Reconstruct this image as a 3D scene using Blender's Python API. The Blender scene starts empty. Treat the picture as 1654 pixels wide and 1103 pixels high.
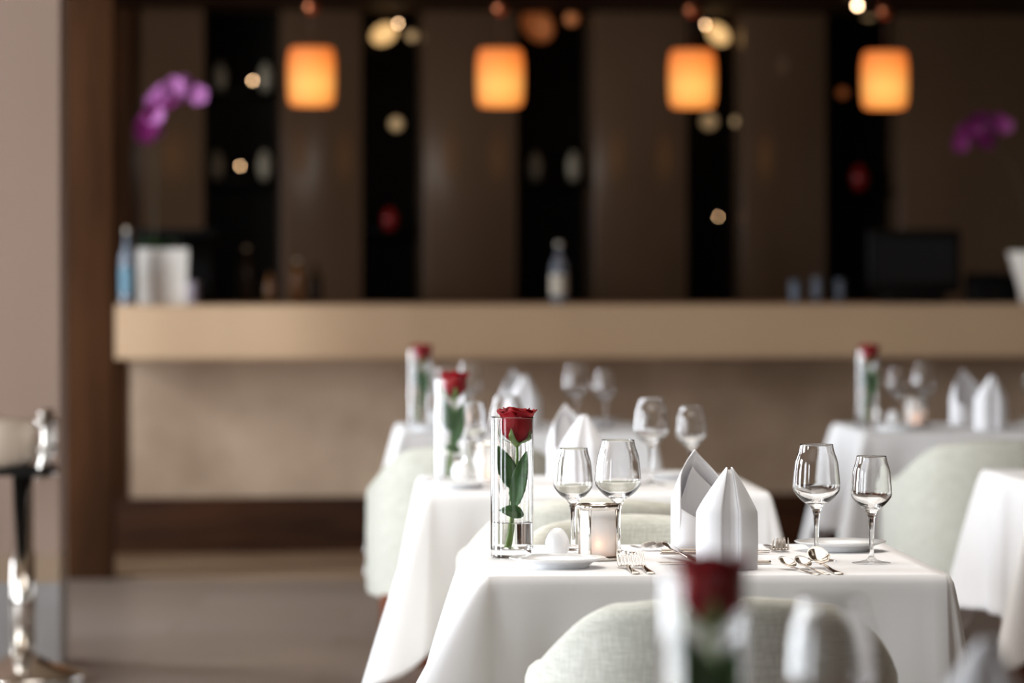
import bpy, math, random
from mathutils import Vector, Matrix
random.seed(7)
C = bpy.context.scene.collection
PI = math.pi
# ------------------------------------------------------------------ camera
F = 6655.0; CX, HY, CZ = 827.0, 430.0, 1.284         # focal length in px, horizon row, eye height
cam_d = bpy.data.cameras.new('camera'); cam = bpy.data.objects.new('camera', cam_d); C.objects.link(cam)
cam.location = (0, 0, CZ); cam.rotation_euler = (PI/2, 0, 0)
cam_d.sensor_width = 36.0; cam_d.lens = F*36.0/1654.0
cam_d.shift_y = -(551.5-HY)/1654.0
cam_d.clip_end = 100
cam_d.dof.use_dof = True; cam_d.dof.focus_distance = 7.40
cam_d.dof.aperture_fstop = 3.3
bpy.context.scene.camera = cam
# ------------------------------------------------------------------ world, lights, exposure
sc = bpy.context.scene
w = bpy.data.worlds.new('world'); sc.world = w; w.use_nodes = True
w.node_tree.nodes['Background'].inputs[0].default_value = (0.80, 0.90, 1.0, 1)
w.node_tree.nodes['Background'].inputs[1].default_value = 0.6
def area(name, loc, rot, sx, sy, power, col):
    l = bpy.data.lights.new(name, 'AREA'); l.shape = 'RECTANGLE'; l.size = sx; l.size_y = sy
    l.energy = power; l.color = col
    o = bpy.data.objects.new(name, l); C.objects.link(o); o.location = loc; o.rotation_euler = rot
    return o
WINS = [(1.2, 2.6), (4.2, 5.6), (7.3, 8.8), (10.2, 11.6), (14.3, 15.9)]   # window spans along the left wall
WX = -4.6
WPOW = [80, 90, 205, 110, 255]
for (a, b), p in zip(WINS, WPOW):
    area('daylight', (WX-0.16, (a+b)/2, 1.65), (0, -PI/2, 0), 2.7, b-a, p, (0.89, 0.945, 1.0))
area('added_overhead_fill', (0.2, 8.4, 3.28), (0, 0, 0), 2.2, 4.4, 62, (1.0, 0.95, 0.88))  # added soft fill above the tables, brightens the cloth tops
sc.view_settings.view_transform = 'Standard'; sc.view_settings.look = 'None'
sc.view_settings.gamma = 1.0; sc.view_settings.use_curve_mapping = False
sc.view_settings.exposure = 0.68
sc.cycles.use_denoising = True
sc.cycles.max_bounces = 14; sc.cycles.transmission_bounces = 14; sc.cycles.transparent_max_bounces = 12
sc.cycles.diffuse_bounces = 5; sc.cycles.glossy_bounces = 6
sc.cycles.sample_clamp_indirect = 12.0
sc.cycles.caustics_reflective = True; sc.cycles.caustics_refractive = True
sc.cycles.blur_glossy = 0.3

# ------------------------------------------------------------------ materials
MATS = {}
def srgb(r, g, b):
    f = lambda c: (c/255/12.92) if c/255 <= 0.04045 else ((c/255+0.055)/1.055)**2.4
    return (f(r), f(g), f(b), 1)
def mat(name, col=(0.5, 0.5, 0.5, 1), rough=0.5, metal=0.0, trans=0.0, ior=1.45, emit=None, es=0.0, sheen=0.0,
        noise=None, bump=None, coat=0.0, sss=0.0, spec=None):
    """noise=(scale, other colour, detail, stretch)  bump=(scale, strength, stretch)"""
    m = bpy.data.materials.new(name); m.use_nodes = True
    nt = m.node_tree; p = nt.nodes['Principled BSDF']
    p.inputs['Base Color'].default_value = col
    p.inputs['Roughness'].default_value = rough; p.inputs['Metallic'].default_value = metal
    p.inputs['Transmission Weight'].default_value = trans; p.inputs['IOR'].default_value = ior
    p.inputs['Coat Weight'].default_value = coat
    if spec is not None: p.inputs['Specular IOR Level'].default_value = spec
    if sheen: p.inputs['Sheen Weight'].default_value = sheen
    if sss:
        p.inputs['Subsurface Weight'].default_value = sss
        p.inputs['Subsurface Scale'].default_value = 0.01
    if emit:
        p.inputs['Emission Color'].default_value = emit; p.inputs['Emission Strength'].default_value = es
    tc = nt.nodes.new('ShaderNodeTexCoord')
    def nz(scale, stretch, detail=4):
        mp = nt.nodes.new('ShaderNodeMapping'); mp.inputs['Scale'].default_value = stretch
        nt.links.new(tc.outputs['Object'], mp.inputs['Vector'])
        n = nt.nodes.new('ShaderNodeTexNoise'); n.inputs['Scale'].default_value = scale
        n.inputs['Detail'].default_value = detail
        nt.links.new(mp.outputs['Vector'], n.inputs['Vector']); return n
    if noise:
        sc_, c2, det, st = noise
        n = nz(sc_, st, det); r = nt.nodes.new('ShaderNodeValToRGB')
        r.color_ramp.elements[0].position = 0.35; r.color_ramp.elements[1].position = 0.65
        r.color_ramp.elements[0].color = col; r.color_ramp.elements[1].color = c2
        nt.links.new(n.outputs['Fac'], r.inputs['Fac']); nt.links.new(r.outputs['Color'], p.inputs['Base Color'])
    if bump:
        sc_, st_, stretch = bump
        n = nz(sc_, stretch, 3); b = nt.nodes.new('ShaderNodeBump'); b.inputs['Strength'].default_value = st_
        b.inputs['Distance'].default_value = 0.002
        nt.links.new(n.outputs['Fac'], b.inputs['Height']); nt.links.new(b.outputs['Normal'], p.inputs['Normal'])
    MATS[name] = m; return m
cloth_m = mat('white_linen', srgb(240, 239, 240), 0.85, bump=(90, 0.10, (1, 1, 1)), sheen=0.1)
napkin_m = mat('napkin_linen', srgb(238, 238, 242), 0.8, bump=(240, 0.12, (1, 1, 1)))
glass_m = mat('clear_glass', (1, 1, 1, 1), 0.0, trans=1.0, ior=1.47)
water_m = mat('water', (0.98, 1, 0.99, 1), 0.0, trans=1.0, ior=1.33)
frost_m = mat('frosted_glass', (0.98, 0.97, 0.96, 1), 0.8, trans=0.26, ior=1.25)
chrome_m = mat('chrome', (0.72, 0.68, 0.63, 1), 0.14, metal=1.0)
silver_m = mat('cutlery_steel', (0.56, 0.50, 0.44, 1), 0.13, metal=1.0)
porc_m = mat('porcelain', srgb(240, 241, 242), 0.18, coat=0.4)
petal_m = mat('rose_petal', srgb(150, 0, 12), 0.6, noise=(30, srgb(112, 0, 8), 3, (1, 1, 1)), spec=0.25)
outer_petal_m = mat('rose_outer_petal', srgb(160, 8, 26), 0.6, noise=(40, srgb(124, 2, 16), 3, (1, 1, 0.4)), spec=0.25)
stem_m = mat('rose_stem', srgb(112, 140, 62), 0.45, noise=(30, srgb(88, 112, 50), 3, (1, 1, 0.3)))
leaf_m = mat('rose_leaf', srgb(52, 92, 46), 0.42, noise=(60, srgb(70, 112, 60), 4, (1, 1, 1)), bump=(120, 0.4, (1, 1, 1)))
sepal_m = mat('rose_sepal', srgb(110, 138, 74), 0.5)
wax_m = mat('candle_wax', srgb(245, 232, 215), 0.5, sss=0.2)
flame_m = mat('candle_flame', (1, 0.5, 0.2, 1), 0.5, emit=(1.0, 0.42, 0.16, 1), es=34)
def fabric(name, c1, c2):
    m = bpy.data.materials.new(name); m.use_nodes = True; nt = m.node_tree; p = nt.nodes['Principled BSDF']
    p.inputs['Roughness'].default_value = 0.85; p.inputs['Sheen Weight'].default_value = 0.15
    tc = nt.nodes.new('ShaderNodeTexCoord'); fs = []
    for st in ((900, 900, 60), (60, 60, 900)):
        mp = nt.nodes.new('ShaderNodeMapping'); mp.inputs['Scale'].default_value = st
        nt.links.new(tc.outputs['Object'], mp.inputs['Vector'])
        n = nt.nodes.new('ShaderNodeTexNoise'); n.inputs['Scale'].default_value = 0.5; n.inputs['Detail'].default_value = 2
        nt.links.new(mp.outputs['Vector'], n.inputs['Vector']); fs.append(n)
    mx = nt.nodes.new('ShaderNodeMath'); mx.operation = 'ADD'
    nt.links.new(fs[0].outputs['Fac'], mx.inputs[0]); nt.links.new(fs[1].outputs['Fac'], mx.inputs[1])
    r = nt.nodes.new('ShaderNodeValToRGB'); r.color_ramp.elements[0].position = 0.75; r.color_ramp.elements[1].position = 1.0
    # value range of the sum is about 0.6..1.4
    mul = nt.nodes.new('ShaderNodeMath'); mul.operation = 'MULTIPLY'; mul.inputs[1].default_value = 0.85
    nt.links.new(mx.outputs[0], mul.inputs[0]); nt.links.new(mul.outputs[0], r.inputs['Fac'])
    r.color_ramp.elements[0].color = c1; r.color_ramp.elements[1].color = c2
    nt.links.new(r.outputs['Color'], p.inputs['Base Color'])
    b = nt.nodes.new('ShaderNodeBump'); b.inputs['Strength'].default_value = 0.15; b.inputs['Distance'].default_value = 0.001
    nt.links.new(mx.outputs[0], b.inputs['Height']); nt.links.new(b.outputs['Normal'], p.inputs['Normal'])
    MATS[name] = m; return m
sage_m = fabric('sage_linen_upholstery', srgb(194, 194, 183), srgb(217, 217, 207))
wood_leg_m = mat('chestnut_wood', srgb(128, 66, 32), 0.4, noise=(9, srgb(98, 48, 22), 4, (1, 1, 0.15)))
dark_wood_m = mat('dark_walnut', srgb(70, 43, 24), 0.65, spec=0.08, noise=(4, srgb(50, 30, 16), 5, (3, 3, 0.35)), bump=(18, 0.2, (2, 2, 0.3)))
dark_wood_h = mat('dark_walnut_along', srgb(66, 38, 20), 0.6, spec=0.15, noise=(4, srgb(42, 24, 12), 5, (0.35, 3, 3)))
slab_m = mat('beige_stone_slab', srgb(208, 176, 142), 0.55, noise=(1.6, srgb(200, 166, 134), 4, (0.4, 1, 1)))
front_m = mat('taupe_stone_panel', srgb(194, 170, 146), 0.6, noise=(2.2, srgb(160, 136, 114), 6, (1, 1, 1)))
pier_m = mat('rose_beige_plaster', srgb(156, 133, 120), 0.7, noise=(1.5, srgb(150, 127, 113), 3, (1, 1, 0.5)))
plinth_m = mat('plinth_marble', srgb(150, 148, 148), 0.3, noise=(3, srgb(136, 132, 130), 5, (1, 1, 1)))
band_m = mat('plinth_band', srgb(150, 128, 106), 0.4)
panel_m = mat('taupe_back_panel', srgb(100, 77, 58), 0.15, spec=0.5, noise=(1.2, srgb(90, 68, 50), 4, (1, 1, 0.6)))
black_m = mat('black_glass', (0.0025, 0.002, 0.002, 1), 0.12, spec=0.25)
niche_m = mat('black_lacquer', (0.003, 0.0025, 0.002, 1), 0.35, spec=0.1)
plaster_m = mat('warm_plaster', srgb(150, 138, 124), 0.8)
right_m = mat('dark_taupe_wall', srgb(84, 70, 58), 0.6)
ceil_m = mat('ceiling_paint', srgb(128, 108, 88), 0.85)
frame_m = mat('window_frame_paint', srgb(60, 50, 44), 0.5)
black_plastic = mat('black_plastic', (0.004, 0.004, 0.004, 1), 0.5, spec=0.2)
screen_m = mat('screen_glass', srgb(34, 34, 34), 0.4, spec=0.2)
cream_m = mat('cream_leather', srgb(214, 200, 184), 0.45)
white_pot_m = mat('white_ceramic', srgb(236, 230, 222), 0.35)
orchid_m = mat('orchid_petal', srgb(196, 122, 190), 0.55, noise=(20, srgb(176, 96, 168), 2, (1, 1, 1)))
orchid_d = mat('orchid_petal_dark', srgb(128, 30, 104), 0.5)
green_m = mat('orchid_green', srgb(40, 74, 26), 0.45)
brown_m = mat('orchid_stalk', srgb(60, 56, 34), 0.6)
copper_m = mat('copper', srgb(196, 120, 84), 0.3, metal=1.0)
cord_m = mat('cord', srgb(70, 52, 40), 0.6)
bottle_blue = mat('pale_blue_glass', (0.50, 0.60, 0.74, 1), 0.1, trans=0.75)
bottle_dark = mat('dark_bottle_glass', (0.03, 0.018, 0.008, 1), 0.12)
amber_m = mat('amber_spirit', (0.22, 0.10, 0.03, 1), 0.15)
label_m = mat('paper_label', srgb(206, 196, 180), 0.7)
teal_m = mat('teal_label', srgb(110, 150, 170), 0.5)
frost_orn = mat('frosted_ornament', srgb(150, 140, 120), 0.35)
red_orn = mat('red_lacquer', srgb(130, 16, 14), 0.35)
glint_m = mat('bright_glint', (1, 0.7, 0.45, 1), 0.5, emit=(1.0, 0.62, 0.34, 1), es=16)  # this and the next three: glow colours of painted niche reflections
glint_y = mat('warm_glint', (1, 0.7, 0.35, 1), 0.5, emit=(1.0, 0.60, 0.24, 1), es=0.6)
glint_dim = mat('dim_glint', (1, 0.7, 0.35, 1), 0.5, emit=(1.0, 0.66, 0.34, 1), es=0.11)
glint_or = mat('orange_glint', (1, 0.4, 0.15, 1), 0.5, emit=(1.0, 0.26, 0.07, 1), es=0.07)
# lamp shade: parchment with the bulb's glow painted as emission, brightest low down
def shade_mat():
    m = bpy.data.materials.new('painted_glow_parchment'); m.use_nodes = True; nt = m.node_tree; p = nt.nodes['Principled BSDF']
    p.inputs['Base Color'].default_value = srgb(120, 70, 36); p.inputs['Roughness'].default_value = 0.8
    tc = nt.nodes.new('ShaderNodeTexCoord'); sx = nt.nodes.new('ShaderNodeSeparateXYZ')
    nt.links.new(tc.outputs['Object'], sx.inputs[0])
    r = nt.nodes.new('ShaderNodeValToRGB'); mr = nt.nodes.new('ShaderNodeMapRange')
    mr.inputs['From Min'].default_value = 0.0; mr.inputs['From Max'].default_value = 0.267
    nt.links.new(sx.outputs['Z'], mr.inputs['Value']); nt.links.new(mr.outputs['Result'], r.inputs['Fac'])
    e = r.color_ramp.elements; e[0].position = 0; e[0].color = (1.0, 0.36, 0.07, 1); e[1].position = 1; e[1].color = (0.62, 0.17, 0.045, 1)
    x = e.new(0.35); x.color = (1.0, 0.52, 0.12, 1); x = e.new(0.75); x.color = (0.95, 0.28, 0.05, 1)
    lw = nt.nodes.new('ShaderNodeLayerWeight'); lw.inputs['Blend'].default_value = 0.35
    # painted glow weakens and reddens where the shade turns edge-on
    mr2 = nt.nodes.new('ShaderNodeMapRange'); mr2.inputs['To Min'].default_value = 0.74; mr2.inputs['To Max'].default_value = 0.42
    nt.links.new(lw.outputs['Facing'], mr2.inputs['Value'])
    mc = nt.nodes.new('ShaderNodeMix'); mc.data_type = 'RGBA'; mc.inputs['B'].default_value = (0.85, 0.15, 0.02, 1)
    nt.links.new(lw.outputs['Facing'], mc.inputs['Factor']); nt.links.new(r.outputs['Color'], mc.inputs['A'])
    nt.links.new(mc.outputs['Result'], p.inputs['Emission Color']); nt.links.new(mr2.outputs['Result'], p.inputs['Emission Strength'])
    return m
shade_m = shade_mat()
def floor_mat():
    m = bpy.data.materials.new('polished_floor'); m.use_nodes = True; nt = m.node_tree; p = nt.nodes['Principled BSDF']
    p.inputs['Roughness'].default_value = 0.32
    tc = nt.nodes.new('ShaderNodeTexCoord')
    br = nt.nodes.new('ShaderNodeTexBrick'); br.inputs['Scale'].default_value = 1.0
    br.inputs['Brick Width'].default_value = 1.2; br.inputs['Row Height'].default_value = 0.6
    br.inputs['Mortar Size'].default_value = 0.004
    br.inputs['Color1'].default_value = srgb(146, 138, 134); br.inputs['Color2'].default_value = srgb(122, 112, 104)
    br.inputs['Mortar'].default_value = srgb(80, 70, 62)
    nt.links.new(tc.outputs['Object'], br.inputs['Vector'])
    n = nt.nodes.new('ShaderNodeTexNoise'); n.inputs['Scale'].default_value = 1.3; n.inputs['Detail'].default_value = 6
    nt.links.new(tc.outputs['Object'], n.inputs['Vector'])
    mx = nt.nodes.new('ShaderNodeMix'); mx.data_type = 'RGBA'; mx.inputs['B'].default_value = srgb(132, 116, 104)
    nt.links.new(n.outputs['Fac'], mx.inputs['Factor']); nt.links.new(br.outputs['Color'], mx.inputs['A'])
    nt.links.new(mx.outputs['Result'], p.inputs['Base Color']); return m
floor_m = floor_mat()

# ------------------------------------------------------------------ helpers
def at(px, py, D): return Vector(((px-CX)*D/F, D, CZ-(py-HY)*D/F))
def mesh(name, V, Fc, m, parent=None, smooth=True, solid=None, sub=0, bevel=None, loc=None, edge_split=None):
    me = bpy.data.meshes.new(name); me.from_pydata([tuple(v) for v in V], [], Fc)
    import bmesh
    bm = bmesh.new(); bm.from_mesh(me); bmesh.ops.recalc_face_normals(bm, faces=bm.faces); bm.to_mesh(me); bm.free()
    me.materials.append(m)
    if smooth: me.shade_smooth()
    o = bpy.data.objects.new(name, me); C.objects.link(o)
    if loc is not None: o.location = loc
    if parent: o.parent = parent
    if solid:
        s = o.modifiers.new('thickness', 'SOLIDIFY'); s.thickness = solid; s.offset = 0
    if bevel:
        s = o.modifiers.new('bevel', 'BEVEL'); s.width = bevel; s.segments = 3; s.limit_method = 'ANGLE'; s.angle_limit = 0.6
    if sub:
        s = o.modifiers.new('sub', 'SUBSURF'); s.levels = sub; s.render_levels = sub
    return o
def tag(o, label=None, cat=None, group=None, kind=None):
    if label: o['label'] = label
    if cat: o['category'] = cat
    if group: o['group'] = group
    if kind: o['kind'] = kind
    return o
def empty(name, loc=(0, 0, 0), rz=0):
    o = bpy.data.objects.new(name, None); C.objects.link(o); o.location = loc; o.rotation_euler = (0, 0, rz)
    o.empty_display_size = 0.05; return o
KIDS = {}
def copy_tree(o, parent=None):
    c = o.copy(); C.objects.link(c)
    if parent: c.parent = parent
    for k in list(o.children): copy_tree(k, c)
    return c
def boxg(x0, x1, y0, y1, z0, z1, T=None):
    V = [Vector((x, y, z)) for z in (z0, z1) for x, y in ((x0, y0), (x1, y0), (x1, y1), (x0, y1))]
    if T: V = [T(v) for v in V]
    Fc = [(0, 3, 2, 1), (4, 5, 6, 7), (0, 1, 5, 4), (1, 2, 6, 5), (2, 3, 7, 6), (3, 0, 4, 7)]
    return V, Fc
def box(name, x0, x1, y0, y1, z0, z1, m, parent=None, bevel=None, T=None):
    V, Fc = boxg(x0, x1, y0, y1, z0, z1, T)
    if not (T or parent):
        c = Vector(((x0+x1)/2, (y0+y1)/2, z0)); V = [v-c for v in V]
        return mesh(name, V, Fc, m, parent, smooth=bool(bevel), bevel=bevel, loc=c)
    return mesh(name, V, Fc, m, parent, smooth=bool(bevel), bevel=bevel)
def lathe_g(prof, n=40, mod=None):
    """prof: list of (r, z), closed or starting/ending on the axis"""
    V, Fc = [], []; rings = []
    for (r, z) in prof:
        if r < 1e-6: V.append(Vector((0, 0, z))); rings.append([len(V)-1])
        else:
            ids = []
            for i in range(n):
                a = 2*PI*i/n; rr = r*(mod(a, z, r) if mod else 1)
                V.append(Vector((rr*math.cos(a), rr*math.sin(a), z))); ids.append(len(V)-1)
            rings.append(ids)
    for A, B in zip(rings, rings[1:]):
        if len(A) == 1 and len(B) == 1: continue
        for i in range(n):
            j = (i+1) % n
            if len(A) == 1: Fc.append((A[0], B[i], B[j]))
            elif len(B) == 1: Fc.append((A[i], A[j], B[0]))
            else: Fc.append((A[i], A[j], B[j], B[i]))
    return V, Fc
def lathe(name, prof, m, parent=None, n=40, loc=None, mod=None, closed=False, solid=None):
    V, Fc = lathe_g(prof + ([prof[0]] if closed else []), n, mod)
    return mesh(name, V, Fc, m, parent, loc=loc, solid=solid)
def tube_g(P, R, n=10, cap=True):
    P = [Vector(p) for p in P]; V, Fc = [], []; prev = None; rings = []
    for i, p in enumerate(P):
        d = (P[min(i+1, len(P)-1)]-P[max(i-1, 0)]).normalized()
        if prev is None:
            u = d.orthogonal().normalized()
        else:
            u = (prev-d*prev.dot(d)).normalized()
        prev = u; v = d.cross(u); r = R[i] if isinstance(R, (list, tuple)) else R
        ids = []
        for k in range(n):
            a = 2*PI*k/n; V.append(p+(u*math.cos(a)+v*math.sin(a))*r); ids.append(len(V)-1)
        rings.append(ids)
    for A, B in zip(rings, rings[1:]):
        for k in range(n): j = (k+1) % n; Fc.append((A[k], A[j], B[j], B[k]))
    if cap: Fc.append(tuple(reversed(rings[0]))); Fc.append(tuple(rings[-1]))
    return V, Fc
def merge(*gs):
    V, Fc = [], []
    for v, f in gs:
        b = len(V); V += v; Fc += [tuple(i+b for i in q) for q in f]
    return V, Fc
def xf(g, M): return [M @ Vector(v) for v in g[0]], g[1]
def smoothpath(P, k=6):
    P = [Vector(p) for p in P]; out = []
    Q = [P[0]*2-P[1]] + P + [P[-1]*2-P[-2]]
    for i in range(1, len(Q)-2):
        for j in range(k):
            t = j/k; a, b, c, d = Q[i-1], Q[i], Q[i+1], Q[i+2]
            out.append(0.5*((2*b)+(c-a)*t+(2*a-5*b+4*c-d)*t*t+(3*b-a-3*c+d)*t**3))
    out.append(P[-1]); return out
def grid_g(nu, nv, f):
    V = [f(i/(nu-1), j/(nv-1)) for j in range(nv) for i in range(nu)]
    Fc = [(j*nu+i, j*nu+i+1, (j+1)*nu+i+1, (j+1)*nu+i) for j in range(nv-1) for i in range(nu-1)]
    return V, Fc
def sstep(a, b, x):
    t = max(0, min(1, (x-a)/(b-a))); return t*t*(3-2*t)

# ------------------------------------------------------------------ the room
def struct(o): o['kind'] = 'structure'; return o
YB = 21.6
struct(box('floor', WX-0.4, 6.2, -2.2, 23.6, -0.1, 0, floor_m))
struct(box('ceiling', WX-0.4, 6.2, -2.2, 23.6, 3.3, 3.4, ceil_m))
struct(box('wall_rear', WX-0.4, 6.2, -2.2, -2.0, 0, 3.3, plaster_m))
struct(box('wall_right', 6.0, 6.2, -2.0, 23.4, 0, 3.3, right_m))
# left wall pierced by five tall windows
gs = []; y = -2.0
for a, b in WINS + [(23.6, 23.6)]:
    if a > y: gs.append(boxg(WX-0.2, WX, y, a, 0, 3.3))
    if b > a:
        gs.append(boxg(WX-0.2, WX, a, b, 0, 0.30)); gs.append(boxg(WX-0.2, WX, a, b, 3.0, 3.3))
    y = b
V, Fc = merge(*gs); struct(mesh('wall_left', V, Fc, plaster_m, smooth=False))
for k, (a, b) in enumerate(WINS):
    g = [boxg(WX-0.10, WX+0.02, a, a+0.07, 0.3, 3.0), boxg(WX-0.10, WX+0.02, b-0.07, b, 0.3, 3.0),
         boxg(WX-0.10, WX+0.02, a+0.07, b-0.07, 0.3, 0.37), boxg(WX-0.10, WX+0.02, a+0.07, b-0.07, 2.93, 3.0),
         boxg(WX-0.08, WX, (a+b)/2-0.03, (a+b)/2+0.03, 0.37, 2.93)]
    V, Fc = merge(*g); struct(mesh('window_%d' % (k+1), V, Fc, frame_m, smooth=False))
struct(box('trim_13', WX, 5.99, 16.95, 19.2, 0.0, 0.004, mat('beige_floor_strip', srgb(168, 142, 116), 0.4, noise=(2, srgb(146, 118, 90), 4, (1, 1, 1)))))
# plastered pier at the left edge of the view
pier = struct(box('wall_pier', -2.25, -1.450, 13.2, 13.45, 0.36, 3.3, pier_m))
struct(box('trim_1', -2.26, -1.448, 13.19, 13.46, 0.0, 0.27, plinth_m))
struct(box('trim_2', -2.258, -1.449, 13.195, 13.455, 0.27, 0.36, band_m))
# dark wooden portal around the bar
struct(box('trim_3', -1.91, -1.635, 16.9, 16.98, 0, 3.3, dark_wood_m, bevel=0.006))
BA = math.radians(7.6); BU = Vector((math.cos(BA), math.sin(BA), 0)); BV = Vector((-math.sin(BA), math.cos(BA), 0))
BO = Vector((-1.735, 17.75, 0))
def BT(v): return BO+BU*v[0]+BV*v[1]+Vector((0, 0, v[2]))
struct(box('trim_4', -0.35, 8.6, -0.75, 2.85, 2.56, 2.68, dark_wood_h, T=BT))             # soffit over the bar
struct(box('trim_5', -0.35, 8.6, -0.75, -0.69, 2.68, 3.3, dark_wood_h, T=BT))
# back wall of the bar: taupe panels with black glass strips between
WV = 2.62
struct(box('wall_back', -3.4, 8.6, WV+0.36, WV+0.46, 0, 3.3, niche_m, T=BT))
def u_of(px, v):
    k = (px-CX)/F                       # where the sight line of this column meets the plane v in the bar's frame
    # BO + BU*u + BV*v = (k*y, y)
    y_num = BO.y + BV.y*v; x_num = BO.x + BV.x*v
    return (k*y_num-x_num)/(BU.x-k*BU.y)
def bar_at(px, py, v):
    u = u_of(px, v); p = BO+BU*u+BV*v
    return u, p, CZ-(py-HY)*p.y/F
pans = [(-40, 330), (455, 585), (685, 835), (960, 1110), (1200, 1335), (1455, 1990)]
for i, (a, b) in enumerate(pans):
    struct(box('trim_%d' % (6+i), u_of(a, WV), u_of(b, WV), WV, WV+0.36, 0, 2.56, panel_m, T=BT, bevel=0.004))
struct(box('trim_12', u_of(186, WV-0.05)-0.05, u_of(214, WV-0.05), WV-0.06, WV-0.002, 0, 2.56, dark_wood_m, T=BT))

# ------------------------------------------------------------------ the bar counter
bar = empty('bar_counter', BO, BA)
tag(bar, 'long bar counter with thick beige slab top over taupe stone front', 'bar counter')
box('counter_slab', 0, 7.0, 0, 1.15, 0.883, 1.116, slab_m, bar, bevel=0.008)
box('front_panel', 0.10, 7.0, 0.60, 0.68, 0.25, 0.883, front_m, bar, bevel=0.003)
box('kick_plate', 0.0, 7.0, 0.585, 0.70, 0.0, 0.25, dark_wood_h, bar, bevel=0.003)
box('end_panel', 0.0, 0.10, 0.585, 1.10, 0.25, 0.883, dark_wood_m, bar, bevel=0.003)
box('back_panel', 0.10, 7.0, 1.04, 1.10, 0.0, 0.883, dark_wood_h, bar)

# ------------------------------------------------------------------ pendant lamps over the bar
def pendant():
    r = empty('pendant_lamp')
    prof = [(0.012, 0.262), (0.085, 0.262), (0.098, 0.250), (0.106, 0.20), (0.107, 0.12), (0.104, 0.04), (0.096, 0.010), (0.086, 0.002)]
    lathe('lamp_shade', prof, shade_m, r, 40, solid=0.003)
    sk = lathe('socket', [(0, 0.181), (0.017, 0.181), (0.017, 0.268), (0.008, 0.285), (0, 0.285)], copper_m, r, 20)
    lathe('bulb', [(0, 0.06), (0.018, 0.068), (0.03, 0.095), (0.026, 0.125), (0.014, 0.15), (0.014, 0.18), (0, 0.18)],
          mat('pendant_bulb', (1, 0.6, 0.3, 1), 0.5, emit=(1, 0.55, 0.22, 1), es=14), sk, 20)
    V, Fc = tube_g([(0, 0, 0.28), (0, 0, 0.56)], 0.004, 8); mesh('cord', V, Fc, cord_m, r)
    lathe('cord_grip', [(0, 0.41), (0.024, 0.415), (0.036, 0.435), (0.036, 0.46), (0.02, 0.485), (0, 0.487)], copper_m, r, 24)
    lathe('ceiling_rose', [(0, 0.538), (0.05, 0.54), (0.055, 0.56), (0, 0.56)], copper_m, r, 24)
    return r
pl = None
for i, (px, py, nm) in enumerate([(503, 168, 'first from the left'), (808, 168, 'second from the left'), (1118, 170, 'third from the left'), (1429, 166, 'rightmost')]):
    u, p, z = bar_at(px, py, 0.55); z = 2.0
    pl = pendant() if i == 0 else copy_tree(P0)
    if i == 0: P0 = pl
    pl.location = (p.x, p.y, 2.0)
    tag(pl, 'glowing orange drum pendant lamp over the bar, ' + nm, 'pendant lamp', 'orange pendant lamps over the bar')

# ------------------------------------------------------------------ small things in the black niches
def add_glint(px, py, r, m, label, sx=1.0, rot=0, v=WV+0.2):  # glowing ball painted in for a light reflected in the black strips
    u, p, z = bar_at(px, py, v)
    e = empty('niche_glint', (p.x, p.y, z))
    g = lathe_g([(0, -1), (0.38, -0.92), (0.71, -0.71), (0.92, -0.38), (1, 0), (0.92, 0.38), (0.71, 0.71), (0.38, 0.92), (0, 1)], 16)
    M = Matrix.Rotation(rot, 4, 'Y') @ Matrix.Diagonal((r*sx, r, r, 1))
    V, Fc = xf(g, M); mesh('bulb', V, Fc, m, e)  # emissive body of the painted reflection
    V, Fc = tube_g([(0, r*0.8, 0), (0, 0.155, 0)], 0.006, 8); mesh('stalk', V, Fc, black_plastic, e)
    tag(e, label, 'spotlight', 'painted reflections in the black niches')
add_glint(408, 130, 0.006, glint_m, 'bright tiny painted glint in the leftmost black strip')
add_glint(388, 268, 0.005, glint_m, 'tiny painted glint low between pale vases in leftmost black strip')
add_glint(620, 55, 0.050, glint_y, 'oval yellow painted reflection high between first two pendants', 1.35, -0.5)
add_glint(643, 38, 0.006, glint_m, 'tiny painted glint above the oval yellow reflection in second black strip')
add_glint(666, 58, 0.026, glint_dim, 'dim round painted glint beside the oval yellow reflection in second black strip')
add_glint(640, 200, 0.034, glint_dim, 'dim painted glint midway down the second black strip')
add_glint(1160, 55, 0.046, glint_y, 'tilted oval amber painted reflection right of the third pendant', 1.4, 0.75)
add_glint(1139, 40, 0.006, glint_m, 'tiny painted glint just above the tilted amber reflection')
add_glint(1145, 196, 0.042, glint_dim, 'dim amber painted glint just below the third pendant')
add_glint(1190, 196, 0.024, glint_dim, 'faint painted glint at panel edge below the third pendant')
add_glint(1160, 350, 0.004, glint_m, 'lone tiny painted glint low in the fourth black strip')
add_glint(1385, 9, 0.012, glint_m, 'bright painted glint at the very top of the rightmost black strip', v=1.7)
add_glint(1403, 18, 0.045, glint_dim, 'dim painted glint beside top glint in rightmost black strip')
add_glint(1361, 150, 0.026, glint_or, 'faint orange painted glint left of the fourth pendant')
add_glint(868, 40, 0.075, glint_or, 'large dull orange painted reflection high right of the second pendant', 1.3, 0.9)
add_glint(924, 30, 0.035, glint_or, 'small orange painted glint high in the third black strip')

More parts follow.
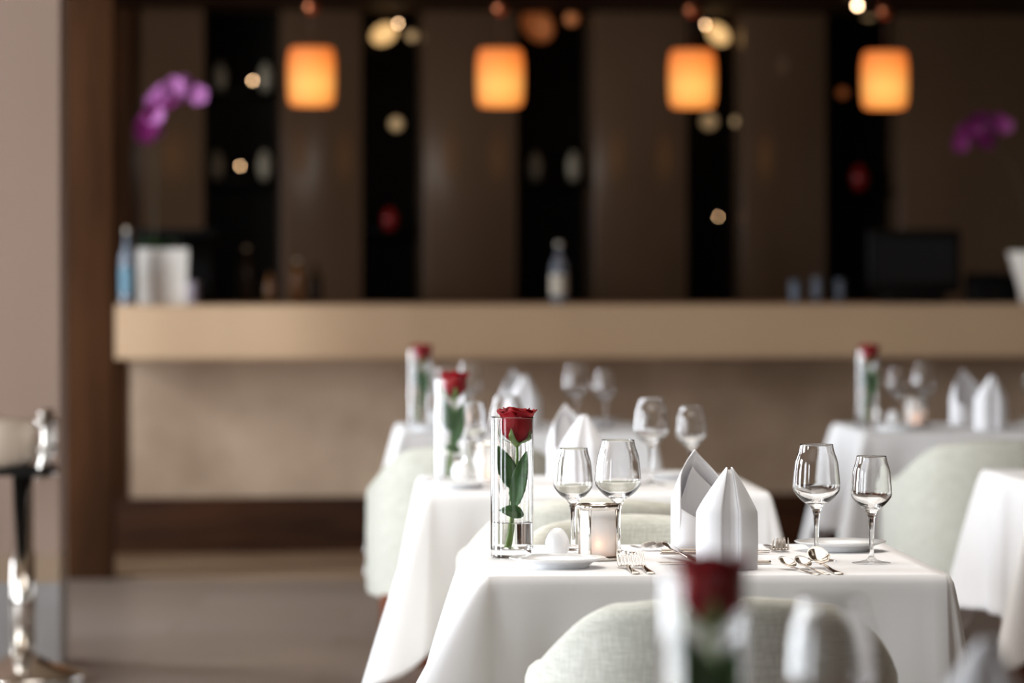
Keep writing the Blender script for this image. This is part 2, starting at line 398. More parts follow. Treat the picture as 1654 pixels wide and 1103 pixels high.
def vase_orn(px, py, v, m, label, name='vase', h=0.15, r=0.036, cat='vase', group='pale vases on the niche shelves'):
    u, p, z = bar_at(px, py, v)
    o = lathe(name, [(0, 0), (r*0.6, 0.002), (r*0.9, h*0.3), (r, h*0.55), (r*0.8, h*0.8), (r*0.4, h*0.92), (r*0.5, h), (r*0.35, h), (r*0.25, h*0.93), (0, h*0.9)], m, None, 20,
              loc=(p.x, p.y, z))
    return tag(o, label, cat, group)
sh = []
def shelf(a, b, z, label):
    u0, u1 = u_of(a, WV+0.10)+0.02, u_of(b, WV+0.10)-0.02
    o = box('niche_shelf', u0, u1, WV+0.04, WV+0.355, z-0.012, z, black_m, T=BT, bevel=0.002)
    tag(o, label, 'shelf', 'dark shelves across the black niches'); sh.append(o)
def zrow(py, v, px): return bar_at(px, py, v)[2]
zs1 = zrow(292, WV+0.15, 390); zs2 = zrow(150, WV+0.15, 390)
shelf(330, 455, zs1, 'dark shelf under pale vases in the leftmost black strip')
shelf(330, 455, zs2, 'upper dark shelf in the leftmost black strip')
shelf(835, 960, zs1, 'dark shelf under two pale vases in the third black strip')
shelf(585, 685, zrow(372, WV+0.15, 630), 'dark shelf under red bowl in the second black strip')
shelf(1335, 1455, zrow(308, WV+0.15, 1390), 'dark shelf under red vase in the rightmost black strip')
for px, py, m, lb in [(350, 292, frost_orn, 'pale vase on lower shelf, left in leftmost black strip'),
                      (428, 292, frost_orn, 'pale vase on lower shelf, right in leftmost black strip'),
                      (355, 150, frost_orn, 'pale vase on upper shelf, left in leftmost black strip'),
                      (430, 150, frost_orn, 'pale vase on upper shelf, right in leftmost black strip'),
                      (865, 292, frost_orn, 'left one of two pale vases in the third black strip'),
                      (927, 292, frost_orn, 'right one of two pale vases in the third black strip')]:
    o = vase_orn(px, py, WV+0.15, m, lb)
    o.location.z = zs2 if py == 150 else zs1
o = vase_orn(1388, 308, WV+0.15, red_orn, 'dark red vase in the rightmost black strip', 'vase', 0.13, 0.05, group='red vessels in the niches')
o = vase_orn(630, 372, WV+0.15, red_orn, 'dark red vase low in the second black strip', 'vase', 0.11, 0.045, group='red vessels in the niches')

# ------------------------------------------------------------------ things on the bar
TOPZ = 1.116
def bar_pt(px, v):
    u = u_of(px, v); p = BO+BU*u+BV*v; return Vector((p.x, p.y, TOPZ))
def bottle(px, v, h, r, body, cap, label, lab=None, cat='bottle', group='bottles on the bar', name='bottle'):
    e = empty(name, bar_pt(px, v))
    bd = lathe('body', [(0, 0), (r*0.95, 0.002), (r, 0.01), (r, h*0.58), (r*0.8, h*0.68), (r*0.36, h*0.78), (r*0.32, h*0.93), (0, h*0.93)], body, e, 24)
    lathe('cap', [(0, h*0.931), (r*0.4, h*0.931), (r*0.4, h), (0, h)], cap, e, 16)
    if lab: lathe('label', [(r*1.02, h*0.15), (r*1.02, h*0.48)], lab, bd, 24)
    return tag(e, label, cat, group)
bottle(205, 0.12, 0.335, 0.030, bottle_blue, label_m, 'tall pale blue bottle left of white planter on bar', teal_m)
bottle(903, 0.16, 0.275, 0.038, bottle_blue, label_m, 'pale bottle standing alone mid bar before third black strip', label_m)
bottle(480, 0.9, 0.20, 0.030, amber_m, label_m, 'amber bottle with pale cap, under the first pendant')
bottle(436, 0.95, 0.15, 0.024, amber_m, black_plastic, 'short amber bottle left of pale capped bottle on bar')
bottle(398, 0.98, 0.26, 0.032, bottle_dark, label_m, 'dark tall bottle nearest the coffee machine on bar')
bottle(510, 0.98, 0.18, 0.03, bottle_dark, bottle_dark, 'dark short bottle right of pale capped bottle on bar')
def tumbler(px, v, h, r, label):
    o = lathe('drinking_glass', [(0, 0), (r*0.85, 0), (r, h), (r*0.93, h), (r*0.8, 0.012), (0, 0.012)], bottle_blue, None, 24, loc=bar_pt(px, v))
    return tag(o, label, 'glass', 'glasses on the right of the bar')
tumbler(1285, 0.2, 0.105, 0.028, 'leftmost of three small glasses on right half of bar')
tumbler(1320, 0.55, 0.12, 0.026, 'middle of three small glasses on right half of bar')
tumbler(1357, 0.5, 0.11, 0.022, 'rightmost of three small glasses, near the screen on bar')
# espresso machine
cm = empty('coffee_machine', bar_pt(283, 0.80), BA)
tag(cm, 'black coffee machine behind the white planter on bar', 'coffee machine')
box('body', -0.17, 0.17, -0.02, 0.20, 0.0, 0.30, black_plastic, cm, bevel=0.012)
box('top_tray', -0.18, 0.18, -0.18, 0.21, 0.30, 0.335, black_plastic, cm, bevel=0.008)
box('drip_tray', -0.17, 0.17, -0.19, -0.02, 0.0, 0.05, black_plastic, cm, bevel=0.006)
lathe('group_head', [(0, 0.20), (0.03, 0.20), (0.035, 0.24), (0.035, 0.30), (0, 0.30)], black_plastic, cm, 20).location = (0.02, -0.10, 0)
for k, zz in enumerate((0, 0.052)):
    p = bar_pt(311, 0.22); p.z += zz
    o = lathe('cup', [(0, 0.002), (0.018, 0), (0.022, 0.012), (0.034, 0.05), (0.031, 0.05), (0.019, 0.014), (0, 0.012)], mat('cup_china', srgb(150, 140, 150), 0.3), None, 24, loc=p)
    tag(o, ['lower', 'upper'][k] + ' of two stacked cups right of the white planter', 'cup', 'stacked cups on the bar')
# point-of-sale screen
ps = empty('cash_terminal', bar_pt(1478, 0.55), BA)
tag(ps, 'black cash terminal with dark screen on right of bar', 'cash terminal')
box('stand', -0.14, 0.14, -0.02, 0.16, 0.0, 0.05, black_plastic, ps, bevel=0.01)
box('neck', -0.05, 0.05, 0.05, 0.10, 0.05, 0.18, black_plastic, ps, bevel=0.006)
cas = box('casing', -0.215, 0.215, 0.0, 0.05, 0.045, 0.335, black_plastic, ps, bevel=0.012)
box('screen', -0.185, 0.185, -0.004, 0.0, 0.095, 0.295, screen_m, cas)
pr = empty('receipt_printer', bar_pt(1602, 0.60), BA); tag(pr, 'black low printer between cash terminal and right planter', 'printer')
V, Fc = boxg(-0.11, 0.11, -0.08, 0.10, 0, 0.12); V[4].y += 0.05; V[5].y += 0.05; V[6].z += 0.02; V[7].z += 0.02
mesh('body', V, Fc, black_plastic, pr, bevel=0.015); box('paper_slot', -0.05, 0.05, 0.0, 0.02, 0.125, 0.135, black_plastic, pr)
# planters and orchids
def orchid(base, pts, blooms, label, group, dark, leaves):
    e = empty('orchid', base)
    P = smoothpath([Vector(p)-base for p in pts], 6)
    V, Fc = tube_g(P, [0.005-0.003*i/len(P) for i in range(len(P))], 8); mesh('stalk', V, Fc, brown_m, e)
    for (q, s) in blooms:
        q = Vector(q)-base; gs = []
        for k in range(5):
            a = k*2*PI/5+random.random()*0.3
            def f(u, v, a=a, s=s):
                w_ = math.sin(PI*min(1, max(0, v)))**0.7*0.42*(u-0.5)*2
                x = w_*s*0.5*1.5; r = v*s*0.55
                return Vector((x*math.cos(a)-r*math.sin(a), -0.012-0.25*r*v*(0.5+abs(u-0.5)), x*math.sin(a)+r*math.cos(a)))
            gs.append(grid_g(5, 6, f))
        gs.append(xf(lathe_g([(0, -0.1), (0.09, -0.05), (0.1, 0.05), (0, 0.12)], 8), Matrix.Rotation(PI/2, 4, 'X') @ Matrix.Diagonal((s, s, s, 1))))
        V, Fc = merge(*gs); M = Matrix.Translation(q) @ Matrix.Rotation(random.uniform(-0.5, 0.5), 4, 'Z') @ Matrix.Rotation(random.uniform(-0.4, 0.3), 4, 'X')
        V, Fc = xf((V, Fc), M); mesh('bloom', V, Fc, dark if random.random() < 0.25 else orchid_m, e, solid=0.002)
    for (a, L, lift) in leaves:
        def f(u, v):
            w_ = 0.035*math.sin(PI*(0.12+0.88*v))**0.8*(u-0.5)*2
            r = L*v; return Vector((r*math.cos(a)-w_*math.sin(a), r*math.sin(a)+w_*math.cos(a), 0.0+lift*math.sin(PI*0.75*v)+0.01*abs(u-0.5)))
        V, Fc = grid_g(5, 10, f); mesh('leaf', V, Fc, green_m, e, solid=0.003)
    return tag(e, label, 'orchid', group)
pv = 0.32
pp = bar_pt(262, pv); D0 = pp.y
t = empty('planter', pp, BA); tag(t, 'square white ceramic planter at left end of bar', 'planter', 'white planters on the bar')
s, h = 0.108, 0.245
V = []
for z, k, in ((0, 0.93), (h, 1.0), (h, 0.92), (h-0.035, 0.91)):
    V += [Vector((x*s*k, y*s*k, z)) for x, y in ((-1, -1), (1, -1), (1, 1), (-1, 1))]
Fc = [(3, 2, 1, 0)]
for r in range(3):
    for i in range(4): j = (i+1) % 4; Fc.append((r*4+i, r*4+j, r*4+4+j, r*4+4+i))
Fc.append((12, 13, 14, 15)); mesh('pot', V, Fc, white_pot_m, t, smooth=False)
box('soil', -0.092, 0.092, -0.092, 0.092, h-0.034, h-0.012, brown_m, t)
bz = Vector((pp.x, pp.y, pp.z+h-0.012))
pts = [bz+Vector((-0.03, 0, 0)), at(250, 330, D0), at(255, 230, D0), at(272, 150, D0), at(300, 132, D0), at(322, 150, D0)]
bl = []
for (x, y_) in [(322, 152), (310, 143), (297, 138), (284, 140), (272, 146), (262, 154), (255, 166), (248, 178), (262, 170), (280, 155), (300, 152), (246, 192), (254, 188), (240, 204), (232, 214), (246, 210), (290, 150), (270, 160)]:
    bl.append((at(x, y_, D0+random.uniform(-0.05, 0.05)), 0.095+random.uniform(-0.01, 0.012)))
orchid(bz, pts, bl, 'pink orchid arching from the square white planter', 'orchids on the bar', orchid_d, [(PI*1.05, 0.10, 0.035), (PI*1.3, 0.13, 0.05), (0.4, 0.09, 0.05)])
pp = bar_pt(1668, 0.35); D1 = pp.y
t = empty('planter', pp); tag(t, 'tapered white planter at right edge of the photo on bar', 'planter', 'white planters on the bar')
lathe('pot', [(0, 0), (0.055, 0), (0.062, 0.06), (0.095, 0.17), (0.115, 0.235), (0.105, 0.235), (0.085, 0.19), (0, 0.19)], white_pot_m, t, 32)
lathe('soil', [(0, 0.195), (0.085, 0.195), (0.088, 0.205), (0, 0.21)], brown_m, t, 24)
bz = Vector((pp.x, pp.y, pp.z+0.208))
pts = [bz, at(1655, 320, D1), at(1630, 265, D1), at(1604, 225, D1), at(1585, 195, D1), at(1560, 205, D1), at(1550, 232, D1)]
bl = [(at(x, y_, D1+random.uniform(-0.04, 0.04)), 0.078) for (x, y_) in [(1551, 232), (1557, 216), (1566, 202), (1577, 194), (1588, 196), (1590, 212), (1596, 228), (1602, 205), (1612, 198), (1624, 202), (1574, 214), (1585, 224)]]
orchid(bz, pts, bl, 'dark magenta orchid rising from tapered right planter', 'orchids on the bar', orchid_d, [(PI, 0.12, 0.05), (-1.0, 0.10, 0.05)])
for o in [x for x in bpy.data.objects if x.name.startswith('bloom') and x.matrix_basis is not None and x.parent and 'magenta' in x.parent.get('label', '')]:
    o.data.materials[0] = orchid_d

# ------------------------------------------------------------------ bar stool at the left edge
st = empty('bar_stool', ((20-CX)*12.75/F+0.032, 12.75, 0)); tag(st, 'chrome pedestal stool with cream padded seat at left edge', 'stool')
lathe('base', [(0, 0), (0.20, 0), (0.205, 0.012), (0.18, 0.03), (0.10, 0.055), (0.05, 0.085), (0, 0.085)], chrome_m, st, 48)
lathe('column', [(0, 0.08), (0.038, 0.08), (0.038, 0.40), (0.032, 0.40), (0.032, 0.64), (0, 0.64)], chrome_m, st, 32)
box('seat_plate', -0.16, 0.10, -0.12, 0.12, 0.64, 0.665, black_plastic, st, bevel=0.01)
g = lathe_g([(0, 0.666), (0.15, 0.666), (0.172, 0.69), (0.175, 0.74), (0.168, 0.79), (0.14, 0.812), (0, 0.805)], 40)
V, Fc = xf(g, Matrix.Translation((-0.13, 0, 0)) @ Matrix.Diagonal((1, 0.9, 1, 1)))
mesh('seat', V, Fc, cream_m, st)
gs = []
for k in range(5):
    y0 = -0.09+0.045*k
    gs.append(tube_g(smoothpath([(0.055, y0, 0.63), (0.075, y0, 0.70), (0.08, y0, 0.78), (0.07, y0, 0.84)], 5), 0.014, 10))
for z in (0.645, 0.72, 0.80): gs.append(tube_g(smoothpath([(0.06, -0.11, z), (0.10, -0.05, z), (0.10, 0.05, z), (0.06, 0.11, z)], 6), 0.012, 10))
V, Fc = merge(*gs); mesh('side_rail', V, Fc, chrome_m, st)

# ------------------------------------------------------------------ tables, cloths
ROT = math.radians(2.8)
TH = 0.40; TZ = 0.75
def table(cx, cy, label):
    t = empty('dining_table', (cx, cy, 0), ROT)
    box('table_top', -TH, TH, -TH, TH, TZ-0.035, TZ-0.004, wood_leg_m, t, bevel=0.004)
    for sx in (-1, 1):
        for sy in (-1, 1):
            box('leg', sx*0.33-0.03, sx*0.33+0.03, sy*0.33-0.03, sy*0.33+0.03, 0, TZ-0.036, wood_leg_m, t, bevel=0.004)
    for s in (-1, 1):
        box('stretcher', s*0.33-0.015, s*0.33+0.015, -0.299, 0.299, 0.32, 0.38, wood_leg_m, t, bevel=0.003)
    return tag(t, label, 'table', 'wooden dining tables under the cloths')
def cloth(cx, cy, label, corners, seed=1, hang=0.36, tuck=False):
    """corners: (outward reach, direction tweak) of the four corner cones, order near-left, near-right, far-right, far-left"""
    rnd = random.Random(seed)
    h = TH+0.004; rc = 0.012
    per = []      # (point, normal, cornerness 0..1, corner index, side parameter)
    order = [(-1, -1), (1, -1), (1, 1), (-1, 1)]
    NS, NC = 34, 15
    sides = [((0, -1)), ((1, 0)), ((0, 1)), ((-1, 0))]
    for c in range(4):
        sx, sy = order[c]
        # corner fan from previous side's normal to this side's normal
        n0 = Vector((sides[c-1][0], sides[c-1][1])); n1 = Vector((sides[c][0], sides[c][1]))
        for k in range(NC):
            a = k/(NC-1); ang0 = math.atan2(n0.y, n0.x); ang1 = ang0+PI/2
            an = ang0+(ang1-ang0)*a; n = Vector((math.cos(an), math.sin(an)))
            p = Vector((sx*(h-rc), sy*(h-rc)))+n*rc
            per.append((p, n, 1.0, c, a, None))
        nx, ny = order[(c+1) % 4]
        P0 = Vector((sx*(h-rc), sy*(h-rc)))+n1*rc; P1 = Vector((nx*(h-rc), ny*(h-rc)))+n1*rc
        for k in range(1, NS):
            a = k/NS
            per.append((P0.lerp(P1, a), n1, 0.0, c, a, (c, (c+1) % 4)))
    ph = [rnd.uniform(0, 6.28) for _ in range(8)]
    V, Fc = [], []; NP = len(per); NR = 26
    rings = []
    # flat top rings
    for f in (0.0, 0.35, 0.7, 0.93):
        ids = []
        if f == 0: V.append(Vector((0, 0, TZ+0.0005))); rings.append([0]); continue
        for (p, n, cn, c, a, sd) in per:
            V.append(Vector((p.x*f, p.y*f, TZ+0.0004+0.0006*math.sin(p.x*9*f+ph[0])*math.sin(p.y*8*f)))); ids.append(len(V)-1)
        rings.append(ids)
    for j in range(NR+1):
        ids = []
        s = j/NR
        for i, (p, n, cn, c, a, sd) in enumerate(per):
            if sd is None:
                reach, tw = corners[c]; bell = math.sin(PI*a)**1.3
                r = 0.05+ (reach-0.05)*bell; L = hang + 0.085*bell
                fold = 0.016*math.cos(4*PI*a)*s
                dirn = Vector((math.cos(math.atan2(n.y, n.x)+tw*bell), math.sin(math.atan2(n.y, n.x)+tw*bell)))
                nn = dirn
            else:
                d0 = a*2*h; d1 = (1-a)*2*h
                # skirts swing out near the corner cones, then hang with soft folds between
                tucked = 0.0 if (tuck and c == 2) else 1.0
                e0 = math.exp(-(d0/0.10)**2); e1 = math.exp(-(d1/0.10)**2)
                r = 0.012+0.038*(e0+e1)
                L = hang*(1-0.015*math.sin(PI*a))
                fold = s*(0.014*math.sin(2*PI*(a*2.5)+ph[c])*math.sin(PI*a)+0.006*math.sin(2*PI*a*6+ph[c+4])*math.sin(PI*a))*tucked
                # the dips either side of the cones
                fold -= s*0.030*(math.exp(-((d0-0.13)/0.05)**2)+math.exp(-((d1-0.13)/0.05)**2))
                nn = n
            # edge rounding
            ss = s
            out = r*(ss**0.85)+fold
            z = TZ+0.001-L*ss
            if j == 0: z = TZ+0.0008; out = -0.004
            elif j == 1: pass
            out = max(out, -0.001) if j else out
            q = p+nn*out
            V.append(Vector((q.x, q.y, z))); ids.append(len(V)-1)
        rings.append(ids)
    for A, B in zip(rings, rings[1:]):
        for i in range(NP):
            j = (i+1) % NP
            if len(A) == 1: Fc.append((A[0], B[i], B[j]))
            else: Fc.append((A[i], A[j], B[j], B[i]))
    o = mesh('tablecloth', V, Fc, cloth_m, None, loc=(cx, cy, 0)); o.rotation_euler = (0, 0, ROT)
    m_ = o.modifiers.new('thickness', 'SOLIDIFY'); m_.thickness = 0.0015; m_.offset = 1
    return tag(o, label, 'tablecloth', 'white tablecloths')
STD = [(0.15, 0), (0.10, 0), (0.12, 0), (0.13, 0)]
T = {0: (0.50, 3.70), 1: (0.335, 7.48), 2: (0.185, 10.08), 3: (0.03, 13.6), 4: (1.51, 13.6), 5: (1.65, 10.40)}
TN = {0: 'the blurred nearest table', 1: 'the sharply focused table', 2: 'the table just behind focus', 3: 'the back left table', 4: 'the back right table', 5: 'the table at right edge'}
for k, (cx, cy) in T.items():
    table(cx, cy, 'wooden dining table under the cloth of ' + TN[k].replace('the table', 'the one'))
    cr = STD
    if k == 1: cr = [(0.27, -0.35), (0.07, 0), (0.10, 0), (0.16, 0)]
    if k == 2: cr = [(0.16, -0.3), (0.12, 0), (0.12, 0), (0.10, 0)]
    cloth(cx, cy, 'white linen cloth draped over ' + TN[k], cr, seed=k+3, tuck=(k == 1))

# ------------------------------------------------------------------ tub chairs
def make_chair():
    e = empty('tub_chair')                        # origin under the seat centre, back towards -y
    hw, hd = 0.30, 0.29; th = 0.065
    path = []                                     # outer outline from the front left arm round the back to the front right arm
    N = 60
    for i in range(N+1):
        t = i/N
        if t < 0.18: k = t/0.18; path.append((Vector((-hw+0.012*(1-k), 0.21-0.15*k)), Vector((-1, 0)), 0.0))
        elif t > 0.82: k = (t-0.82)/0.18; path.append((Vector((hw-0.012*k, 0.06+0.15*k)), Vector((1, 0)), 0.0))
        else:
            a = PI+PI*(t-0.18)/0.64; n_ = 2.5
            cx_, sy_ = math.cos(a), math.sin(a)
            x = hw*math.copysign(abs(cx_)**(2/n_), cx_); yy = 0.06-0.35*abs(sy_)**(2/n_)
            path.append((Vector((x, yy)), None, abs(sy_)))
    P = [p[0] for p in path]
    V, Fc = [], []; rings = []
    for i, (p, n, b) in enumerate(path):
        d = (P[min(i+1, N)]-P[max(i-1, 0)]).normalized(); nn = Vector((d.y, -d.x))
        if nn.dot(p) < 0 and n is None: nn = -nn
        if n is not None: nn = n
        ax = abs(p.x)/hw
        if p.y < 0.06: top = 0.776-0.012*(ax/0.55)**2 if ax < 0.55 else 0.776-0.012-0.115*((ax-0.55)/0.45)**2.2
        else: top = 0.649-0.02*(p.y-0.06)/0.2
        if p.y < 0.06 and ax > 0.93: top = min(top, 0.72)
        prof = [(0.0, 0.335), (0.004, 0.325), (0.02, 0.318), (th-0.012, 0.318), (th, 0.33), (th, top-0.03), (th-0.006, top-0.014), (th-0.018, top-0.004),
                (th/2, top), (0.018, top-0.004), (0.006, top-0.014), (0.0, top-0.03), (-0.001, top-0.12), (-0.002, 0.50)]
        ids = []
        lean = 0.03
        for (o_, z) in prof:
            k = (z-0.32)/0.45
            q = p-nn*(o_-0.0) + Vector((0, -lean*k*b))
            V.append(Vector((q.x, q.y, z))); ids.append(len(V)-1)
        rings.append(ids)
    m_ = len(rings[0])
    for A, B in zip(rings, rings[1:]):
        for k in range(m_): j = (k+1) % m_; Fc.append((A[k], A[j], B[j], B[k]))
    Fc.append(tuple(rings[0])); Fc.append(tuple(reversed(rings[-1])))
    mesh('backrest', V, Fc, sage_m, e)
    def seat_f(u, v): pass
    prof = [(0, 0.335), (0.9, 0.335), (0.985, 0.345), (1, 0.37), (1, 0.43), (0.97, 0.455), (0.85, 0.468), (0, 0.474)]
    V, Fc = lathe_g([(r, z) for r, z in prof], 40)
    for v in V:
        a = math.atan2(v.y, v.x); r = math.hypot(v.x, v.y); n_ = 4.5
        k = (abs(math.cos(a))**n_+abs(math.sin(a))**n_)**(-1/n_)
        v.x = r*k*math.cos(a)*0.232; v.y = r*k*math.sin(a)*0.235+0.025
    mesh('seat', V, Fc, sage_m, e)
    box('seat_frame', -0.26, 0.26, -0.20, 0.25, 0.285, 0.334, wood_leg_m, e, bevel=0.006)
    for sx in (-1, 1):
        for (y0, y1) in ((0.22, 0.235), (-0.17, -0.215)):
            V, Fc = [], []
            for (x, y_, z, s) in ((sx*0.235, y0, 0.30, 0.022), (sx*0.25, y1, 0.0, 0.014)):
                for a, b in ((-1, -1), (1, -1), (1, 1), (-1, 1)): V.append(Vector((x+a*s, y_+b*s, z)))
            Fc = [(3, 2, 1, 0), (4, 5, 6, 7), (0, 1, 5, 4), (1, 2, 6, 5), (2, 3, 7, 6), (3, 0, 4, 7)]
            mesh('leg', V, Fc, wood_leg_m, e, bevel=0.004)
    return e
CH0 = None
def chair(x, y, rz, label):
    global CH0
    c = make_chair() if CH0 is None else copy_tree(CH0)
    if CH0 is None: CH0 = c
    c.location = (x, y, 0); c.rotation_euler = (0, 0, rz)
    return tag(c, label, 'chair', 'sage green tub chairs')
chair(0.322, 6.63, ROT*0.5, 'sage green tub chair seen from behind, before the sharply focused table')
chair(0.262, 8.16, PI+ROT, 'tub chair facing camera, tucked in beyond the sharply focused table')
chair(0.176, 9.32, ROT, 'tub chair back at the near side of the table just behind focus')
chair(-0.128, 12.12, 0.05, 'pale tub chair with brown leg, left, before the back left table')
chair(1.425, 12.38, ROT, 'sage tub chair on the right, before the back right table')
chair(1.68, 11.25, PI, 'tub chair barely peeking over the table at right edge')

# ------------------------------------------------------------------ tableware, modelled once
G = {}
def glass_prof(h, R, rim, hb, foot):
    """h total, R widest bowl radius, rim radius, hb height where bowl starts, foot radius"""
    bw = h-hb
    out = [(0, 0.0), (foot*0.9, 0.0), (foot, 0.0012), (foot*0.97, 0.0024), (foot*0.6, 0.0042), (foot*0.28, 0.0075), (0.0055, 0.013), (0.0042, 0.022), (0.0040, hb*0.45),
           (0.0044, hb*0.65), (0.0058, hb*0.84), (0.0085, hb*0.95), (0.0125, hb+0.002), (R*0.47, hb+bw*0.06), (R*0.63, hb+bw*0.105), (R*0.80, hb+bw*0.17), (R*0.94, hb+bw*0.24), (R*0.99, hb+bw*0.285), (R, hb+bw*0.33),
           (R*0.992, hb+bw*0.40), (R*0.955, hb+bw*0.54), (R*0.50+rim*0.57, hb+bw*0.72), (rim*1.085, hb+bw*0.88), (rim+0.0002, h-0.0006), (rim-0.0005, h)]
    t = 0.0011
    inn = [(rim-0.001, h-0.0006), (rim*1.085-t, hb+bw*0.88), (R*0.50+rim*0.57-t, hb+bw*0.72), (R*0.955-t, hb+bw*0.54), (R*0.992-t, hb+bw*0.40), (R-t, hb+bw*0.335), (R*0.985-t, hb+bw*0.29),
           (R*0.92-t, hb+bw*0.245), (R*0.76-t, hb+bw*0.18), (R*0.56-t, hb+bw*0.125), (R*0.36, hb+bw*0.085), (0.006, hb+bw*0.07), (0, hb+bw*0.068)]
    def rs(P):
        Q = smoothpath([(a, 0, b) for a, b in P], 4); return [(max(q.x, 0), q.z) for q in Q]
    lo = rs(out[:-2][3:]); i2 = inn[1:-2]
    hi = rs(i2)
    return out[:3]+lo+[(rim+0.0003, h-0.003), (rim+0.0001, h-0.0008), (rim-0.0003, h), (rim-0.0007, h), (rim-0.001, h-0.0008), (rim-0.0008, h-0.003)]+hi+inn[-2:]
def make(name, maker):
    if name not in G: G[name] = maker(); return G[name]
    return copy_tree(G[name])
def big_glass(): return lathe('wine_glass', glass_prof(0.211, 0.0430, 0.0300, 0.098, 0.036), glass_m, None, 64)
def small_glass(): return lathe('wine_glass', glass_prof(0.193, 0.0368, 0.0265, 0.094, 0.035), glass_m, None, 64)
def plate():
    return lathe('side_plate', [(0, 0.0035), (0.048, 0.0035), (0.052, 0.0), (0.056, 0.0), (0.057, 0.004), (0.064, 0.010), (0.085, 0.0165), (0.0862, 0.0178), (0.0845, 0.0185), (0.064, 0.013), (0.056, 0.008), (0, 0.007)], porc_m, None, 72)
def egg():
    pr = []
    for i in range(17):
        a = PI*i/16; z = 0.0285-0.0285*math.cos(a)*1.0; r = 0.0225*math.sin(a)*(1.06-0.12*(z/0.057)) if i else 0
        if i == 16: r = 0
        pr.append((max(r, 0), z*1.02))
    pr[0] = (0, 0.001); pr[1] = (0.0115, 0.001); pr = [pr[0], (0.0115, 0.0), (0.0135, 0.002)] + pr[3:]
    e = empty('egg_shaker')
    lathe('body', pr, porc_m, e, 32)
    V, Fc = [], []; gs = []
    for k in range(5):
        a = 2*PI*k/5; gs.append(xf(lathe_g([(0, -0.0006), (0.0007, 0), (0, 0.0006)], 8), Matrix.Translation((0.004*math.cos(a), 0.004*math.sin(a), 0.0576))))
    V, Fc = merge(*gs); mesh('shaker_holes', V, Fc, black_plastic, e)
    return e
def vase_make():
    R = 0.0390; H = 0.2575; t = 0.0020
    e = empty('glass_vase')
    prof = [(0, 0.0004), (R-0.006, 0.0004), (R-0.004, 0), (R-0.001, 0.0012), (R, 0.004), (R, 0.005), (R, 0.008), (R, H-0.004), (R, H-0.0012), (R-0.0005, H-0.0002), (R-t/2, H), (R-t+0.0005, H-0.0002), (R-t, H-0.0012), (R-t, H-0.004),
            (R-t, 0.024), (R-t, 0.020), (R-t-0.0012, 0.0170), (R-t-0.004, 0.0157), (R-t-0.008, 0.0155), (0, 0.0155)]
    def mod(a, z, r): return 1+(0.0011*math.cos(24*a) if (R-t-0.0005 < r < R-t+0.0005 and z > 0.02) else 0)
    lathe('glass_body', prof, glass_m, e, 208, mod=mod)
    rw = R-t-0.0007
    lathe('water', [(0, 0.0160), (rw-0.008, 0.0160), (rw-0.004, 0.0165), (rw-0.001, 0.0180), (rw, 0.0205), (rw, 0.023), (rw, 0.0640), (rw, 0.0655), (rw-0.0006, 0.0648), (rw-0.0016, 0.0642), (rw-0.004, 0.0640), (0, 0.0640)], water_m, e, 64)
    return e
def petal_g(a0, spread, R, z0, H, curl, ruff, seed, nu=13, nv=12, openk=0.0):
    rd = random.Random(seed); p1, p2 = rd.uniform(0, 6), rd.uniform(0, 6)
    def f(u, v):
        uu = (u-0.5)*2
        edge = 1-0.30*abs(uu)**2.6                      # rounded top outline
        vv = v*edge
        a = a0+uu*spread/2*(0.35+0.65*math.sin(min(1, v*1.25)*PI/2))
        r = R*(0.22+0.78*math.sin(min(1.0, vv*2.3)*PI/2)**0.8)*(1+openk*vv)
        r -= R*0.16*max(0, vv-0.55)*(1 if curl > 0.004 else 2.2)
        c = sstep(0.72, 1.0, vv)
        r += curl*c+0.0012*ruff*c*math.sin(uu*5+p1)
        z = z0+H*vv-curl*0.55*sstep(0.85, 1.0, vv)+0.0014*ruff*c*math.sin(uu*6+p2)
        r += 0.0015*math.sin(uu*1.6)*v
        return Vector((r*math.cos(a), r*math.sin(a), z))
    return grid_g(nu, nv, f)
def leaf_g(base, tip, width, normal, bend, fold=0.25, ser=True):
    base, tip = Vector(base), Vector(tip); d = tip-base; L = d.length; d.normalize()
    n = Vector(normal); n = (n-d*n.dot(d)).normalized(); s = d.cross(n)
    def f(u, v):
        uu = (u-0.5)*2; w_ = width*0.5*(math.sin(PI*v**0.8))**0.85 if 0 < v < 1 else 0
        if ser: w_ *= 1+0.05*math.sin(v*60)*(abs(uu) > 0.9)
        return base+d*L*v+s*w_*uu+n*(bend*math.sin(PI*v)+fold*w_*abs(uu)-0.02*L*0*v)
    return grid_g(9, 26, f)
